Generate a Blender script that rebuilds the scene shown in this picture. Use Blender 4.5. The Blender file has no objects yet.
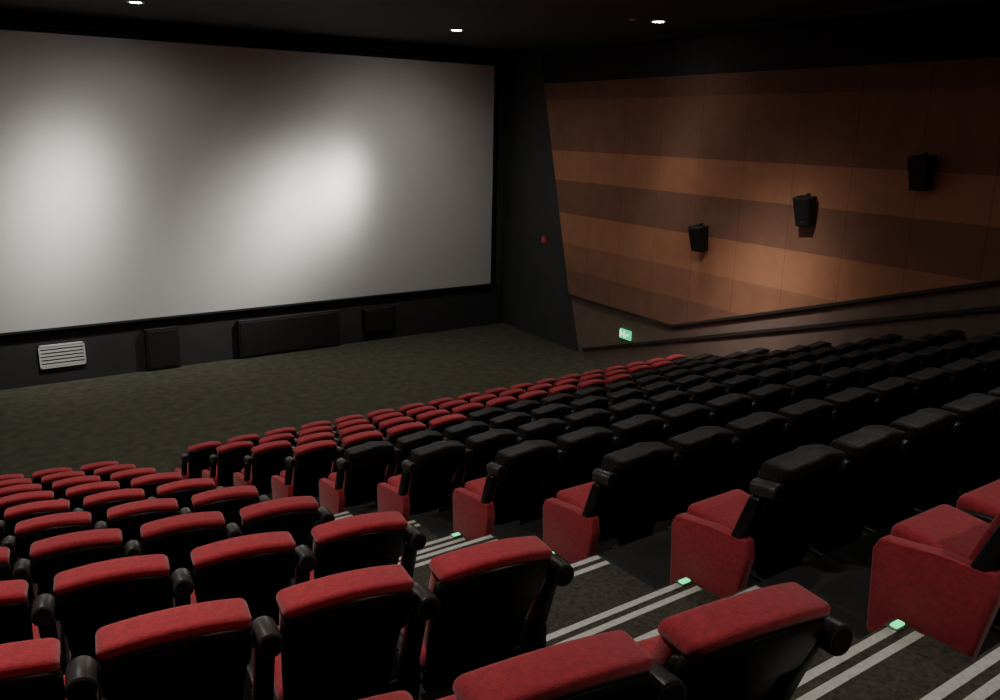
import bpy, bmesh, math, random
from mathutils import Vector, Matrix
random.seed(4)
HC = 5.515
PITCH = 1.17; RISE = 0.37; SP = 0.57
LY = 0.16   # left block skew
def wallx(y): return 12.55 + 0.068*y
CEIL = HC+2.0
BACK = -2.5; FRONT = 19.8; LEFT = -2.2
scene = bpy.context.scene

# ---------------- materials ----------------
def mat(name, col, rough=0.7, metal=0.0, noise=0.0, nscale=30, bump=0.0, bscale=200, emit=None, estr=0, spec=0.5, sheen=0):
    m = bpy.data.materials.new(name); m.use_nodes = True
    nt = m.node_tree; b = nt.nodes['Principled BSDF']
    b.inputs['Base Color'].default_value = (*col, 1)
    b.inputs['Roughness'].default_value = rough
    b.inputs['Metallic'].default_value = metal
    b.inputs['Specular IOR Level'].default_value = spec
    if sheen: b.inputs['Sheen Weight'].default_value = sheen
    tc = nt.nodes.new('ShaderNodeTexCoord')
    if noise > 0:
        n = nt.nodes.new('ShaderNodeTexNoise'); n.inputs['Scale'].default_value = nscale
        n.inputs['Detail'].default_value = 6
        nt.links.new(tc.outputs['Object'], n.inputs['Vector'])
        r = nt.nodes.new('ShaderNodeMapRange')
        r.inputs['From Min'].default_value = 0.3; r.inputs['From Max'].default_value = 0.7
        r.inputs['To Min'].default_value = 1-noise; r.inputs['To Max'].default_value = 1+noise
        nt.links.new(n.outputs['Fac'], r.inputs['Value'])
        mx = nt.nodes.new('ShaderNodeVectorMath'); mx.operation = 'SCALE'
        mx.inputs[0].default_value = col
        nt.links.new(r.outputs['Result'], mx.inputs['Scale'])
        nt.links.new(mx.outputs['Vector'], b.inputs['Base Color'])
    if bump > 0:
        n2 = nt.nodes.new('ShaderNodeTexNoise'); n2.inputs['Scale'].default_value = bscale
        nt.links.new(tc.outputs['Object'], n2.inputs['Vector'])
        bp = nt.nodes.new('ShaderNodeBump'); bp.inputs['Strength'].default_value = bump
        bp.inputs['Distance'].default_value = 0.01
        nt.links.new(n2.outputs['Fac'], bp.inputs['Height'])
        nt.links.new(bp.outputs['Normal'], b.inputs['Normal'])
    if emit:
        b.inputs['Emission Color'].default_value = (*emit, 1)
        b.inputs['Emission Strength'].default_value = estr
    return m

M_red = mat('red_fabric', (0.49, 0.032, 0.048), 0.9, noise=0.2, nscale=45, bump=0.35, bscale=260, sheen=0.3)
M_blk = mat('black_vinyl', (0.015, 0.0135, 0.014), 0.36, noise=0.2, nscale=20)
M_cov = mat('black_cover_fabric', (0.030, 0.028, 0.029), 0.58, noise=0.3, nscale=30, bump=0.9, bscale=14)
M_pla = mat('black_plastic', (0.050, 0.047, 0.046), 0.36)
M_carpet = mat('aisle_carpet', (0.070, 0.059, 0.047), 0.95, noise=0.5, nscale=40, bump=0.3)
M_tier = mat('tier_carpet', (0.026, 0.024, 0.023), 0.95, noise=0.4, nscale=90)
M_floor = mat('front_carpet', (0.066, 0.064, 0.041), 0.95, noise=0.35, nscale=5, bump=0.2)
M_stripe = mat('nosing_stripe_paint', (0.72, 0.71, 0.67), 0.6, noise=0.15, nscale=40)
M_dark = mat('dark_wall_paint', (0.044, 0.047, 0.048), 0.85, noise=0.15, nscale=2)
M_mask = mat('black_masking', (0.012, 0.012, 0.013), 0.9)
M_under = mat('stage_front_fabric', (0.026, 0.026, 0.028), 0.9, noise=0.15, nscale=3)
M_cab = mat('cabinet_black', (0.010, 0.010, 0.011), 0.6)
M_grey = mat('grey_panel', (0.035, 0.036, 0.038), 0.8)
M_ceil = mat('ceiling_paint', (0.034, 0.034, 0.037), 0.9, noise=0.1, nscale=2)
M_taupe = mat('taupe_paint', (0.19, 0.128, 0.105), 0.8, noise=0.1, nscale=3)
M_trim = mat('dark_trim', (0.035, 0.026, 0.022), 0.5)
M_vent = mat('vent_white', (0.62, 0.62, 0.60), 0.5)
M_green = mat('green_led', (0.02, 0.3, 0.1), 0.5, emit=(0.03, 0.9, 0.28), estr=2.0)
M_exit = mat('exit_green', (0.02, 0.4, 0.15), 0.5, emit=(0.03, 0.75, 0.30), estr=1.2)
M_exitw = mat('exit_white', (0.8, 0.9, 0.85), 0.5, emit=(0.7, 1, 0.8), estr=1.8)
M_alarm = mat('alarm_red', (0.7, 0.08, 0.07), 0.4)
M_alarmw = mat('alarm_button', (0.6, 0.5, 0.5), 0.4)
M_lamp = mat('lamp_glow', (1, 1, 1), 0.5, emit=(1.0, 0.97, 0.88), estr=60)
M_ring = mat('lamp_ring', (0.45, 0.45, 0.45), 0.4, metal=0.6)
M_metal = mat('steel', (0.3, 0.3, 0.3), 0.4, metal=0.8)

# screen
M_screen = bpy.data.materials.new('silver_screen'); M_screen.use_nodes = True
b = M_screen.node_tree.nodes['Principled BSDF']
b.inputs['Base Color'].default_value = (0.54, 0.53, 0.525, 1)
b.inputs['Roughness'].default_value = 0.7
b.inputs['Metallic'].default_value = 0.0
b.inputs['Specular IOR Level'].default_value = 0.2

# striped panel wall
def stripes():
    m = bpy.data.materials.new('acoustic_stripe_panels'); m.use_nodes = True
    nt = m.node_tree; b = nt.nodes['Principled BSDF']; b.inputs['Roughness'].default_value = 0.9
    b.inputs['Specular IOR Level'].default_value = 0.2
    g = nt.nodes.new('ShaderNodeNewGeometry'); s = nt.nodes.new('ShaderNodeSeparateXYZ')
    nt.links.new(g.outputs['Position'], s.inputs[0])
    mr = nt.nodes.new('ShaderNodeMapRange')
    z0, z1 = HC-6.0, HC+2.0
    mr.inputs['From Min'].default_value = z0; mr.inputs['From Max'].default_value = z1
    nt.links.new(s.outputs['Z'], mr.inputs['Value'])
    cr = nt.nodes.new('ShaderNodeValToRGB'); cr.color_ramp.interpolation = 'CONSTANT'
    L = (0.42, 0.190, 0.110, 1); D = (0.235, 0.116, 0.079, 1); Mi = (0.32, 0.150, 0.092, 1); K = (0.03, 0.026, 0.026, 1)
    D_shade = (0.17, 0.084, 0.060, 1); Mi_shade = (0.24, 0.112, 0.072, 1)  # dark and mid stripes with the upper wall's shade put into the colour
    bands = [(-6, D), (-3.45, Mi), (-2.8, L), (-2.04, D), (-1.24, L), (-0.5, D), (0.25, Mi_shade), (0.7, D_shade), (1.12, K)]
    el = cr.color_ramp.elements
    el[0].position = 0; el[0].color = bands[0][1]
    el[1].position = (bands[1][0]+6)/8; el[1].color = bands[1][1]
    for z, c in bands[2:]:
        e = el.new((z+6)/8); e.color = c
    nt.links.new(mr.outputs['Result'], cr.inputs['Fac'])
    def seam(sock, period, w):
        a = nt.nodes.new('ShaderNodeMath'); a.operation = 'PINGPONG'; a.inputs[1].default_value = period/2
        nt.links.new(sock, a.inputs[0])
        c = nt.nodes.new('ShaderNodeMath'); c.operation = 'GREATER_THAN'; c.inputs[1].default_value = w
        nt.links.new(a.outputs[0], c.inputs[0]); return c
    s1 = seam(s.outputs['Y'], 1.2, 0.008)
    n = nt.nodes.new('ShaderNodeTexNoise'); n.inputs['Scale'].default_value = 2.5; n.inputs['Detail'].default_value = 5
    nt.links.new(g.outputs['Position'], n.inputs['Vector'])
    m2 = nt.nodes.new('ShaderNodeMapRange'); m2.inputs['To Min'].default_value = 0.8; m2.inputs['To Max'].default_value = 1.2
    nt.links.new(n.outputs['Fac'], m2.inputs['Value'])
    m1 = nt.nodes.new('ShaderNodeMapRange'); m1.inputs['To Min'].default_value = 0.7; m1.inputs['To Max'].default_value = 1.0
    nt.links.new(s1.outputs[0], m1.inputs['Value'])
    mm = nt.nodes.new('ShaderNodeMath'); mm.operation = 'MULTIPLY'
    nt.links.new(m1.outputs[0], mm.inputs[0]); nt.links.new(m2.outputs[0], mm.inputs[1])
    v = nt.nodes.new('ShaderNodeVectorMath'); v.operation = 'SCALE'
    nt.links.new(cr.outputs['Color'], v.inputs[0]); nt.links.new(mm.outputs[0], v.inputs['Scale'])
    nt.links.new(v.outputs['Vector'], b.inputs['Base Color'])
    return m
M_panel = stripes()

# ---------------- mesh helpers ----------------
def finish(bm, name, mats, smooth=False, parent=None, loc=(0, 0, 0)):
    me = bpy.data.meshes.new(name)
    bmesh.ops.recalc_face_normals(bm, faces=bm.faces)
    bm.to_mesh(me); bm.free()
    for m in mats: me.materials.append(m)
    if smooth:
        for p in me.polygons: p.use_smooth = True
    ob = bpy.data.objects.new(name, me); scene.collection.objects.link(ob)
    ob.location = loc
    if parent: ob.parent = parent
    return ob

def prism(bm, pts, z0, z1, mi=0):
    lo = [bm.verts.new((x, y, z0)) for x, y in pts]; hi = [bm.verts.new((x, y, z1)) for x, y in pts]
    fs = [bm.faces.new(lo[::-1]), bm.faces.new(hi)]
    n = len(pts)
    for i in range(n):
        fs.append(bm.faces.new((lo[i], lo[(i+1) % n], hi[(i+1) % n], hi[i])))
    for f in fs: f.material_index = mi
    return fs

def prism3(bm, pts, off, mi=0):
    a = [bm.verts.new(p) for p in pts]; c = [bm.verts.new(Vector(p)+Vector(off)) for p in pts]
    fs = [bm.faces.new(a[::-1]), bm.faces.new(c)]
    n = len(pts)
    for i in range(n):
        fs.append(bm.faces.new((a[i], a[(i+1) % n], c[(i+1) % n], c[i])))
    for f in fs: f.material_index = mi
    return fs

def box(bm, x0, x1, y0, y1, z0, z1, mi=0, bev=0, seg=2, cuts=None, fn=None):
    t = bmesh.new()
    bmesh.ops.create_cube(t, size=1)
    for v in t.verts:
        v.co = Vector(((x0+x1)/2+v.co.x*(x1-x0), (y0+y1)/2+v.co.y*(y1-y0), (z0+z1)/2+v.co.z*(z1-z0)))
    if bev: bmesh.ops.bevel(t, geom=list(t.edges), offset=bev, segments=seg, affect='EDGES', profile=0.5)
    if cuts:
        for ax, vals in cuts.items():
            for c in vals:
                co = Vector((0, 0, 0)); co[ax] = c; no = Vector((0, 0, 0)); no[ax] = 1
                bmesh.ops.bisect_plane(t, geom=list(t.verts)+list(t.edges)+list(t.faces), plane_co=co, plane_no=no)
    if fn:
        for v in t.verts: v.co = fn(v.co.copy())
    merge(bm, t, mi)

def merge(bm, t, mi):
    bmesh.ops.recalc_face_normals(t, faces=t.faces)
    vm = {}
    for v in t.verts: vm[v] = bm.verts.new(v.co)
    for f in t.faces:
        try:
            nf = bm.faces.new([vm[v] for v in f.verts]); nf.material_index = mi; nf.smooth = True
        except ValueError: pass
    t.free()

def cyl(bm, c, r, h, mi=0, seg=16, rot=None, r2=None, bev=0):
    t = bmesh.new()
    bmesh.ops.create_cone(t, cap_ends=True, segments=seg, radius1=r, radius2=r if r2 is None else r2, depth=h)
    if bev:
        es = [e for e in t.edges if abs(e.verts[0].co.z-e.verts[1].co.z) < 1e-5]
        bmesh.ops.bevel(t, geom=es, offset=bev, segments=2, affect='EDGES', profile=0.5)
    for v in t.verts:
        co = v.co.copy()
        if rot: co = rot @ co
        v.co = co+Vector(c)
    merge(bm, t, mi)

def simple_box(name, x0, x1, y0, y1, z0, z1, m, bev=0, parent=None):
    bm = bmesh.new(); box(bm, x0, x1, y0, y1, z0, z1, 0, bev)
    for f in bm.faces: f.smooth = False
    return finish(bm, name, [m], parent=parent)

# ---------------- room shell ----------------
simple_box('floor', LEFT-0.3, 14.4, BACK-0.3, FRONT+0.3, -0.2, 0.0, M_floor)
simple_box('ceiling', LEFT-0.3, 14.4, BACK-0.3, FRONT+0.3, CEIL, CEIL+0.2, M_ceil)
simple_box('wall_front', LEFT-0.3, 14.4, FRONT, FRONT+0.3, 0, CEIL, M_dark)
simple_box('wall_back', LEFT-0.3, 14.4, BACK-0.3, BACK, 0, CEIL, M_dark)
simple_box('wall_left', LEFT-0.3, LEFT, BACK, FRONT, 0, CEIL, M_dark)
bm = bmesh.new()
prism(bm, [(wallx(BACK), BACK), (wallx(FRONT), FRONT), (wallx(FRONT)+0.3, FRONT), (wallx(BACK)+0.3, BACK)], 0, CEIL)
finish(bm, 'wall_right', [M_dark])

def wp(y, zrel, off=0.0): return (wallx(y)-off, y, HC+zrel)
T = 0.10
def rake(y): return -4.05 + (12.43-y)*0.311
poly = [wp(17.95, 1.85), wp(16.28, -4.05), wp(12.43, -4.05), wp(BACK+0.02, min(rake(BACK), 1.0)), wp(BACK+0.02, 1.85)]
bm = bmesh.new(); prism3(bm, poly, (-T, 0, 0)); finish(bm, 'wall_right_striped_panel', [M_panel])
bm = bmesh.new()
def strip(bm, y0, z0, y1, z1, th, off, mi=0, base=0.0):
    prism3(bm, [wp(y0, z0, base), wp(y1, z1, base), wp(y1, z1-th, base), wp(y0, z0-th, base)], (-(off-base), 0, 0), mi)
strip(bm, 16.28, -4.05, 12.43, -4.05, 0.06, 0.13)
strip(bm, 12.43, -4.05, BACK+0.02, rake(BACK), 0.06, 0.13)
finish(bm, 'trim_1', [M_trim])
def dado(y): return -5.26 + (15.4-y)*0.30
bm = bmesh.new()
prism3(bm, [wp(16.26, -4.12), wp(15.8, -HC), wp(BACK+0.02, -HC), wp(BACK+0.02, rake(BACK)-0.07), wp(12.43, -4.12)], (-0.04, 0, 0))
finish(bm, 'wall_right_lower', [M_taupe])
bm = bmesh.new()
prism3(bm, [wp(15.6, dado(15.6)), wp(BACK+0.02, dado(BACK)), wp(BACK+0.02, dado(BACK)-0.07), wp(15.6, dado(15.6)-0.07)], (-0.11, 0, 0))
finish(bm, 'trim_2', [M_trim])

# ---------------- seating tiers ----------------
def lev(n): return HC-2.185-RISE*n
def xr(n): return 3.25-0.09*max(0, n-3)
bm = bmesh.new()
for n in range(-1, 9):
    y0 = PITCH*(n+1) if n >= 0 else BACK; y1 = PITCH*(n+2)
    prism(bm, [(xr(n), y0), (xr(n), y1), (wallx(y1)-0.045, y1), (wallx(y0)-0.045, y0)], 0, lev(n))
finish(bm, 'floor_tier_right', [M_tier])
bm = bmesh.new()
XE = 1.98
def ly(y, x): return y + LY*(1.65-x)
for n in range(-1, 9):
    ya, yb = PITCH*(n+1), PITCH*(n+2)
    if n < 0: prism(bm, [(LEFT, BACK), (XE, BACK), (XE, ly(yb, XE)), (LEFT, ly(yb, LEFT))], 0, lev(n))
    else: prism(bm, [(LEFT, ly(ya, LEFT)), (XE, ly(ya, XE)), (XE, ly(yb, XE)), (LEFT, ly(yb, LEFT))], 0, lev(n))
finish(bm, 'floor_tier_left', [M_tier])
bm = bmesh.new()
def nosing(y, z, xe):
    for d in (0.015, 0.095):
        box(bm, XE+0.02, xe-0.02, y-d-0.040, y-d, z-0.01, z+0.004, 1)
for n in range(-1, 9):
    a = 1.62+PITCH*n if n >= 0 else BACK
    bb = 2.34+PITCH*n; c = 2.79+PITCH*n
    xa, xb = xr(n), xr(n+1)
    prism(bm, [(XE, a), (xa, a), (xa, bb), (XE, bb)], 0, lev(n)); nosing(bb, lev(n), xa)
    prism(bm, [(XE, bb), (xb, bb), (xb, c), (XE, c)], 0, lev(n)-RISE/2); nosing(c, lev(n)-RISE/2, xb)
for f in bm.faces: f.smooth = False
finish(bm, 'floor_aisle_stairs', [M_carpet, M_stripe])
for n in range(-1, 9):
    c = 2.79+PITCH*n; z = lev(n)-RISE/2; xx = xr(n+1)-0.05
    bm = bmesh.new()
    box(bm, xx-0.032, xx+0.032, c-0.05, c-0.015, z+0.004, z+0.018, 0, 0.006)
    box(bm, xx-0.042, xx+0.042, c-0.06, c+0.002, z+0.002, z+0.009, 1, 0.002)
    finish(bm, 'step_light', [M_green, M_metal])

# ---------------- seats ----------------
LS = 0.35
def lean(z): return (1.02-z)*LS-0.10
def backfn(co):
    x, y, z = co
    k = 1-0.13*max(0, (0.9-z))/0.5
    return Vector((x*k, y+lean(z)+0.7*x*x, z-0.75*x*x*max(0, min(1, (z-0.6)/0.3))))
def leanfn(co): return Vector((co.x, co.y+lean(co.z), co.z))
XC = [-0.2, -0.15, -0.1, -0.05, 0, 0.05, 0.1, 0.15, 0.2]
def build_seat(cover, left, right):
    bm = bmesh.new()
    cuts = {0: XC, 2: [0.5, 0.6, 0.7, 0.8, 0.88]}
    box(bm, -0.236, 0.236, 0.0, 0.05, 0.28, 0.955, 1, 0.022, 3, cuts, backfn)
    box(bm, -0.238, 0.238, -0.034, 0.03, 0.76, 0.98, 1, 0.031, 5, {0: XC, 2: [0.82, 0.88]}, backfn)
    box(bm, -0.225, 0.225, 0.04, 0.13, 0.42, 0.985, 0, 0.035, 3, cuts, backfn)
    if cover == 'red':
        box(bm, -0.236, 0.236, -0.026, 0.13, 0.966, 1.025, 0, 0.028, 5, {0: XC}, backfn)
    else:
        def cf(c):
            return backfn(Vector((c.x*(1+0.03*math.sin(c.z*40+c.x*9)), c.y+0.006*math.sin(c.x*45+c.z*20), c.z+(0.012*math.sin(c.x*30) if c.z < 0.93 else 0.006*math.sin(c.x*22+1)))))
        box(bm, -0.242, 0.242, -0.037, 0.13, 0.91, 1.012, 2, 0.026, 4, {0: XC, 2: [0.94]}, cf)
    R = Matrix.Rotation(math.radians(5), 3, 'X'); hinge = Vector((0, 0.15, 0.42))
    pf = lambda c: hinge+R @ (c-hinge)
    box(bm, -0.225, 0.225, 0.15, 0.57, 0.39, 0.505, 0, 0.045, 4, {0: [-0.1, 0, 0.1], 1: [0.3, 0.45]}, pf)
    box(bm, -0.21, 0.21, 0.16, 0.55, 0.355, 0.40, 1, 0.01, 2, None, pf)
    cyl(bm, (0, 0.2, 0.36), 0.025, 0.5, 3, 10, Matrix.Rotation(math.pi/2, 3, 'Y'))
    def arm(sx, end):
        x = sx*SP/2
        box(bm, x-0.034, x+0.034, 0.02, 0.10, 0.42, 0.80, 1, 0.022, 3, None, leanfn)
        Rr = Matrix.Rotation(math.pi/2+math.atan(LS)-0.45, 3, 'X')
        cyl(bm, (x, 0.035+lean(0.85), 0.85), 0.047, 0.15, 3, 20, Rr, bev=0.008)
        cyl(bm, (x, 0.035+lean(0.85), 0.85), 0.036, 0.156, 1, 18, Rr)
        cyl(bm, (x, 0.16, 0.50), 0.034, 0.070, 3, 14, Matrix.Rotation(math.pi/2, 3, 'Y'), bev=0.008)
        box(bm, x-0.05, x+0.05, 0.12, 0.46, 0.0, 0.025, 3, 0.006, 1)
        if end:
            prof = [(0.12, 0.012), (0.50, 0.012), (0.545, 0.05), (0.57, 0.44), (0.54, 0.50), (0.30, 0.53), (0.06, 0.55), (0.04, 0.45)]
            t = bmesh.new(); prism3(t, [(x-0.036, y, z) for y, z in prof], (0.072, 0, 0))
            bmesh.ops.bevel(t, geom=list(t.edges), offset=0.014, segments=3, affect='EDGES', profile=0.5)
            merge(bm, t, 0)
        else:
            prof = [(0.18, 0.02), (0.40, 0.02), (0.46, 0.30), (0.54, 0.45), (0.50, 0.50), (0.08, 0.54), (0.08, 0.42)]
            t = bmesh.new(); prism3(t, [(x-0.026, y, z) for y, z in prof], (0.052, 0, 0))
            bmesh.ops.bevel(t, geom=list(t.edges), offset=0.010, segments=2, affect='EDGES', profile=0.5)
            merge(bm, t, 1)
    if left: arm(-1, left == 'end')
    if right: arm(1, right == 'end')
    me = bpy.data.meshes.new('cinema_seat')
    bm.to_mesh(me); bm.free()
    for m in (M_red, M_blk, M_cov, M_pla): me.materials.append(m)
    for p in me.polygons: p.use_smooth = True
    try:
        me.set_sharp_from_angle(angle=math.radians(40))
    except Exception: pass
    return me
cache = {}
def seat(cover, left, right, loc, rz):
    k = (cover, left, right)
    if k not in cache: cache[k] = build_seat(*k)
    ob = bpy.data.objects.new('cinema_seat', cache[k]); scene.collection.objects.link(ob)
    ob.location = loc; ob.rotation_euler = (0, 0, rz+random.uniform(-0.012, 0.012))
lim = {9: 99, 8: 15, 7: 11, 6: 4}
for n in range(0, 10):
    yb = 1.22+PITCH*n; z = max(0, lev(n))
    xs = []; x = xr(n)+0.35
    while x+0.36 < wallx(yb)-0.12: xs.append(x); x += SP
    for i, x in enumerate(xs):
        red = i < lim.get(n, 0)
        seat('red' if red else 'black', 'end' if i == 0 else 'arm', 'arm' if i == len(xs)-1 else None, (x, yb, z), 0)
    ang = -math.atan(LY); c = math.cos(ang)
    for i in range(6):
        x = 1.66-SP*i*c
        seat('red', 'end' if i == 5 else 'arm', 'arm' if i == 0 else None, (x, ly(yb, x), z), ang)

# ---------------- screen ----------------
SX0, SX1, SZ0, SZ1, SY = -0.8, 13.32, HC-4.28, HC+1.62, 19.5
root = bpy.data.objects.new('cinema_screen', None); scene.collection.objects.link(root)
bm = bmesh.new(); box(bm, SX0, SX1, SY, SY+0.03, SZ0, SZ1)
for f in bm.faces: f.smooth = False
finish(bm, 'screen_surface', [M_screen], parent=root)
fr = 0.05
bm = bmesh.new()
for (a, b_, c, d) in [(SX0-fr, SX1+fr, SZ1, SZ1+fr), (SX0-fr, SX1+fr, SZ0-fr, SZ0), (SX0-fr, SX0, SZ0, SZ1), (SX1, SX1+fr, SZ0, SZ1)]:
    box(bm, a, b_, SY-0.02, SY+0.08, c, d)
for f in bm.faces: f.smooth = False
finish(bm, 'masking_frame', [M_mask], parent=root)
bm = bmesh.new()
for xx in (0.5, 4, 7.5, 11, 13): box(bm, xx-0.05, xx+0.05, SY+0.08, FRONT, SZ0-0.1, SZ0)
finish(bm, 'mounts', [M_mask], parent=root)
simple_box('trim_3', SX0-1.2, 13.85, SY+0.02, FRONT, SZ1+0.12, CEIL-0.002, M_mask)
bm = bmesh.new(); box(bm, LEFT+0.01, 13.75, SY+0.1, FRONT-0.01, 0.0, SZ0-0.12)
for f in bm.faces: f.smooth = False
finish(bm, 'screen_plinth', [M_under])
def cabinet(name, x0, x1, z0, z1, m):
    bm = bmesh.new()
    box(bm, x0, x1, SY-0.02, SY+0.10, z0, z1, 0, 0.01, 1)
    box(bm, x0+0.05, x1-0.05, SY-0.035, SY-0.015, z0+0.05, z1-0.05, 0, 0.004, 1)
    for f in bm.faces: f.smooth = False
    return finish(bm, name, [m])
cabinet('subwoofer_cabinet', 3.95, 4.68, 0.03, 0.98, M_cab)
cabinet('access_panel', 6.05, 8.65, 0.02, 0.95, M_cab)
cabinet('subwoofer_cabinet', 9.35, 10.3, 0.25, 0.88, M_cab)
bm = bmesh.new()
vx0, vx1, vz0, vz1 = 1.83, 2.72, HC-5.16, HC-4.66
for (a, b_, c, d) in [(vx0, vx1, vz1-0.03, vz1), (vx0, vx1, vz0, vz0+0.03), (vx0, vx0+0.03, vz0, vz1), (vx1-0.03, vx1, vz0, vz1)]:
    box(bm, a, b_, SY+0.04, SY+0.10, c, d)
for i in range(6):
    zc = vz0+0.06+i*0.076
    box(bm, vx0+0.03, vx1-0.03, SY+0.045, SY+0.095, zc-0.022, zc+0.022)
for f in bm.faces: f.smooth = False
finish(bm, 'vent_grille', [M_vent])

# ---------------- speakers ----------------
def speaker(y, zrel):
    bm = bmesh.new()
    w, h, d = 0.33, 0.52, 0.27
    def fn(c):
        t = (c.z+h/2)/h
        return Vector((c.x*(0.72+0.28*t), c.y*(0.85+0.15*t), c.z))
    box(bm, -d, 0, -w/2, w/2, -h/2, h/2, 0, 0.015, 2, None, fn)
    box(bm, -d-0.012, -d+0.02, -w/2+0.02, w/2-0.02, -h/2+0.02, h/2-0.02, 1, 0.008, 2, None, fn)
    box(bm, -d-0.018, -d, -0.05, 0.05, -0.19, -0.16, 2, 0, 2, None, fn)
    box(bm, 0.0, 0.05, -0.07, 0.07, -0.05, 0.16, 2, 0.005, 1)
    box(bm, -0.1, 0.01, -0.02, 0.02, h/2-0.02, h/2+0.04, 2, 0.005, 1)
    for f in bm.faces: f.smooth = False
    ob = finish(bm, 'surround_speaker', [M_cab, M_cab, M_grey])
    ob.location = (wallx(y)-T-0.08, y, HC+zrel); ob.rotation_euler = (0, math.radians(-9), -math.atan(0.068)+0.12)
for y, z in ((11.65, -2.05), (9.12, -1.27), (7.05, -0.50), (4.7, 0.3)): speaker(y, z)

bm = bmesh.new()
box(bm, -0.05, 0, -0.2, 0.2, -0.11, 0.11, 0, 0.01, 1)
for (a, b_, c, d) in [(-0.14, -0.05, -0.02, 0.02), (0.0, 0.03, -0.07, 0.02), (-0.01, 0.04, 0.03, 0.07), (0.03, 0.09, -0.02, 0.01), (-0.035, 0.0, -0.08, -0.05), (0.12, 0.17, -0.08, 0.08)]:
    box(bm, -0.055, -0.045, a, b_, c, d, 1)
for f in bm.faces: f.smooth = False
ob = finish(bm, 'exit_sign', [M_exit, M_exitw]); ob.location = (wallx(14.1)-0.045, 14.0, HC-4.62); ob.rotation_euler = (0, 0, -math.atan(0.068))
bm = bmesh.new()
box(bm, -0.05, 0, -0.09, 0.09, -0.09, 0.09, 0, 0.012, 2)
cyl(bm, (-0.055, 0, 0), 0.025, 0.02, 1, 14, Matrix.Rotation(math.pi/2, 3, 'Y'))
ob = finish(bm, 'fire_alarm_call_point', [M_alarm, M_alarmw]); ob.location = (wallx(17.6)-0.003, 17.6, HC-2.83); ob.rotation_euler = (0, 0, -math.atan(0.068))

# ---------------- lights ----------------
def lobe_nodes(l, p):
    """beam shaping: intensity ~ cos^p of the angle to the beam axis"""
    l.use_nodes = True; nt = l.node_tree
    em = [n for n in nt.nodes if n.type == 'EMISSION'][0]
    tc = nt.nodes.new('ShaderNodeTexCoord'); s = nt.nodes.new('ShaderNodeSeparateXYZ')
    nt.links.new(tc.outputs['Normal'], s.inputs[0])
    a = nt.nodes.new('ShaderNodeMath'); a.operation = 'ABSOLUTE'; nt.links.new(s.outputs['Z'], a.inputs[0])
    q = nt.nodes.new('ShaderNodeMath'); q.operation = 'POWER'; nt.links.new(a.outputs[0], q.inputs[0]); q.inputs[1].default_value = p
    nt.links.new(q.outputs[0], em.inputs['Strength'])

def downlight(x, y, beams, col=(1.0, 0.95, 0.86)):
    """beams: list of (power, cos_exponent, target or None)"""
    bm = bmesh.new()
    segs = 24
    rings = []
    for r, z in [(0.10, -0.006), (0.14, -0.012), (0.15, 0.0)]:
        rings.append([bm.verts.new((r*math.cos(2*math.pi*i/segs), r*math.sin(2*math.pi*i/segs), z)) for i in range(segs)])
    for a, c in zip(rings, rings[1:]):
        for i in range(segs):
            bm.faces.new((a[i], a[(i+1) % segs], c[(i+1) % segs], c[i]))
    f = bm.faces.new(rings[0]); f.material_index = 1
    ob = finish(bm, 'ceiling_downlight', [M_ring, M_lamp]); ob.location = (x, y, CEIL-0.001)
    for power, pexp, tgt in beams:
        l = bpy.data.lights.new('downlight_beam', 'SPOT'); l.energy = power; l.spot_size = math.radians(170); l.spot_blend = 0.3
        l.color = col; l.shadow_soft_size = 0.07
        lobe_nodes(l, pexp)
        lo = bpy.data.objects.new('downlight_beam', l); scene.collection.objects.link(lo)
        lo.parent = ob; lo.location = (0, 0, -0.08)
        if tgt:
            d = Vector(tgt)-Vector((x, y, CEIL-0.08))
            lo.rotation_euler = d.to_track_quat('-Z', 'Y').to_euler()
    return ob
W1 = (1.0, 0.975, 0.90)
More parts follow.
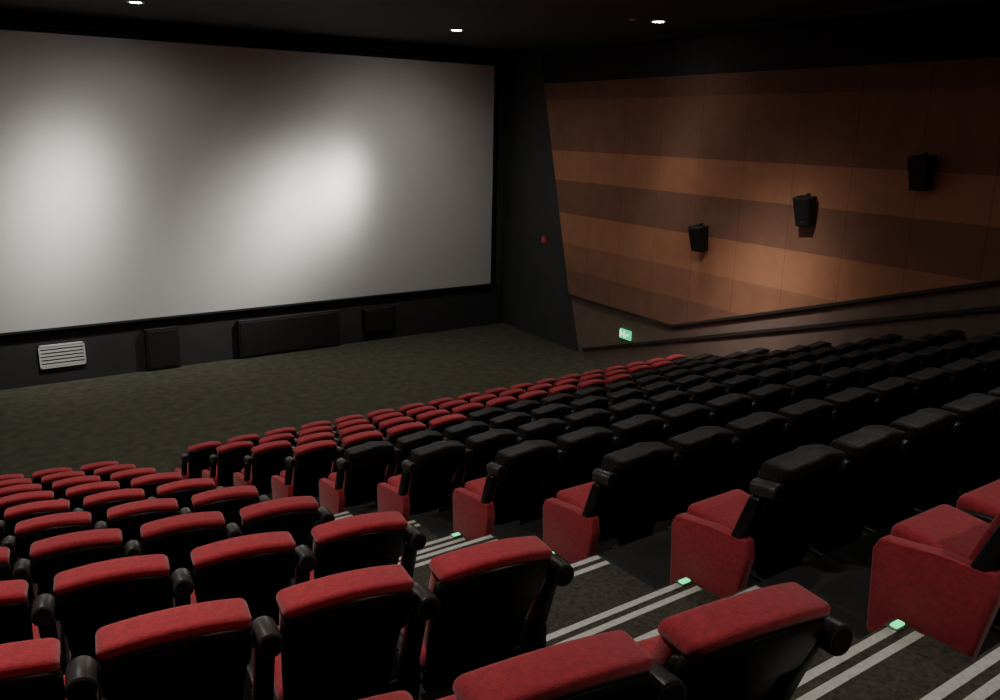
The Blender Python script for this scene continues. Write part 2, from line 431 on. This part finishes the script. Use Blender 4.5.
downlight(10.0, 16.1, [(5200, 130, (8.7, SY, HC-1.6)), (4200, 110, (7.5, SY, HC-2.1)), (1100, 36, (8.3, SY, HC-2.0)), (2600, 45, (6.0, SY, HC-3.2)), (300, 4, (10, SY, HC-4)), (160, 2, None)], W1)  # extra narrow beams added to shape the screen's right hot spot
downlight(3.7, 16.6, [(2200, 60, (2.5, SY, HC-1.9)), (1400, 26, (2.3, SY, HC-2.5)), (190, 4, (3.0, SY, HC-4)), (110, 2, None)], W1)  # aimed narrow beams added for the left hot spot on the screen
downlight(-1.2, 16.1, [(150, 3, (-1, SY, HC-4))])
downlight(11.94, 12.08, [(420, 26, (12.9, 13.2, HC-3.8)), (75, 5, None)])
downlight(9.0, 8.0, [(1900, 45, (13.1, 10.2, HC-3.5)), (80, 4, None)])
for x, y, p in ((5.6, 12.0, 170), (0.3, 12.0, 280), (5.0, 7.6, 210), (0.3, 7.6, 340), (9.5, 3.0, 35), (5.4, 3.0, 100), (0.3, 3.2, 290), (3.0, -0.8, 150)):
    downlight(x, y, [(p, 3, None)])
bm = bmesh.new(); cyl(bm, (0, 0, -0.02), 0.06, 0.04, 0, 16, bev=0.01)
ob = finish(bm, 'smoke_detector', [M_vent]); ob.location = (11.25, 12.05, CEIL)

w = bpy.data.worlds.new('World'); scene.world = w; w.use_nodes = True
w.node_tree.nodes['Background'].inputs[0].default_value = (0.02, 0.02, 0.022, 1)

# ---------------- camera ----------------
cam = bpy.data.cameras.new('camera'); co = bpy.data.objects.new('camera', cam); scene.collection.objects.link(co)
cam.lens = 30.17; cam.sensor_width = 36; cam.clip_start = 0.05
psi = math.radians(35.1); p = math.radians(14.8); r = math.radians(1.3)
fw = Vector((math.sin(psi)*math.cos(p), math.cos(psi)*math.cos(p), -math.sin(p)))
r0 = Vector((math.cos(psi), -math.sin(psi), 0)); u0 = r0.cross(fw)
up = u0*math.cos(r)-r0*math.sin(r); ri = r0*math.cos(r)+u0*math.sin(r)
m = Matrix((ri, up, -fw)).transposed().to_4x4(); m.translation = Vector((0, 0, HC))
co.matrix_world = m
scene.camera = co
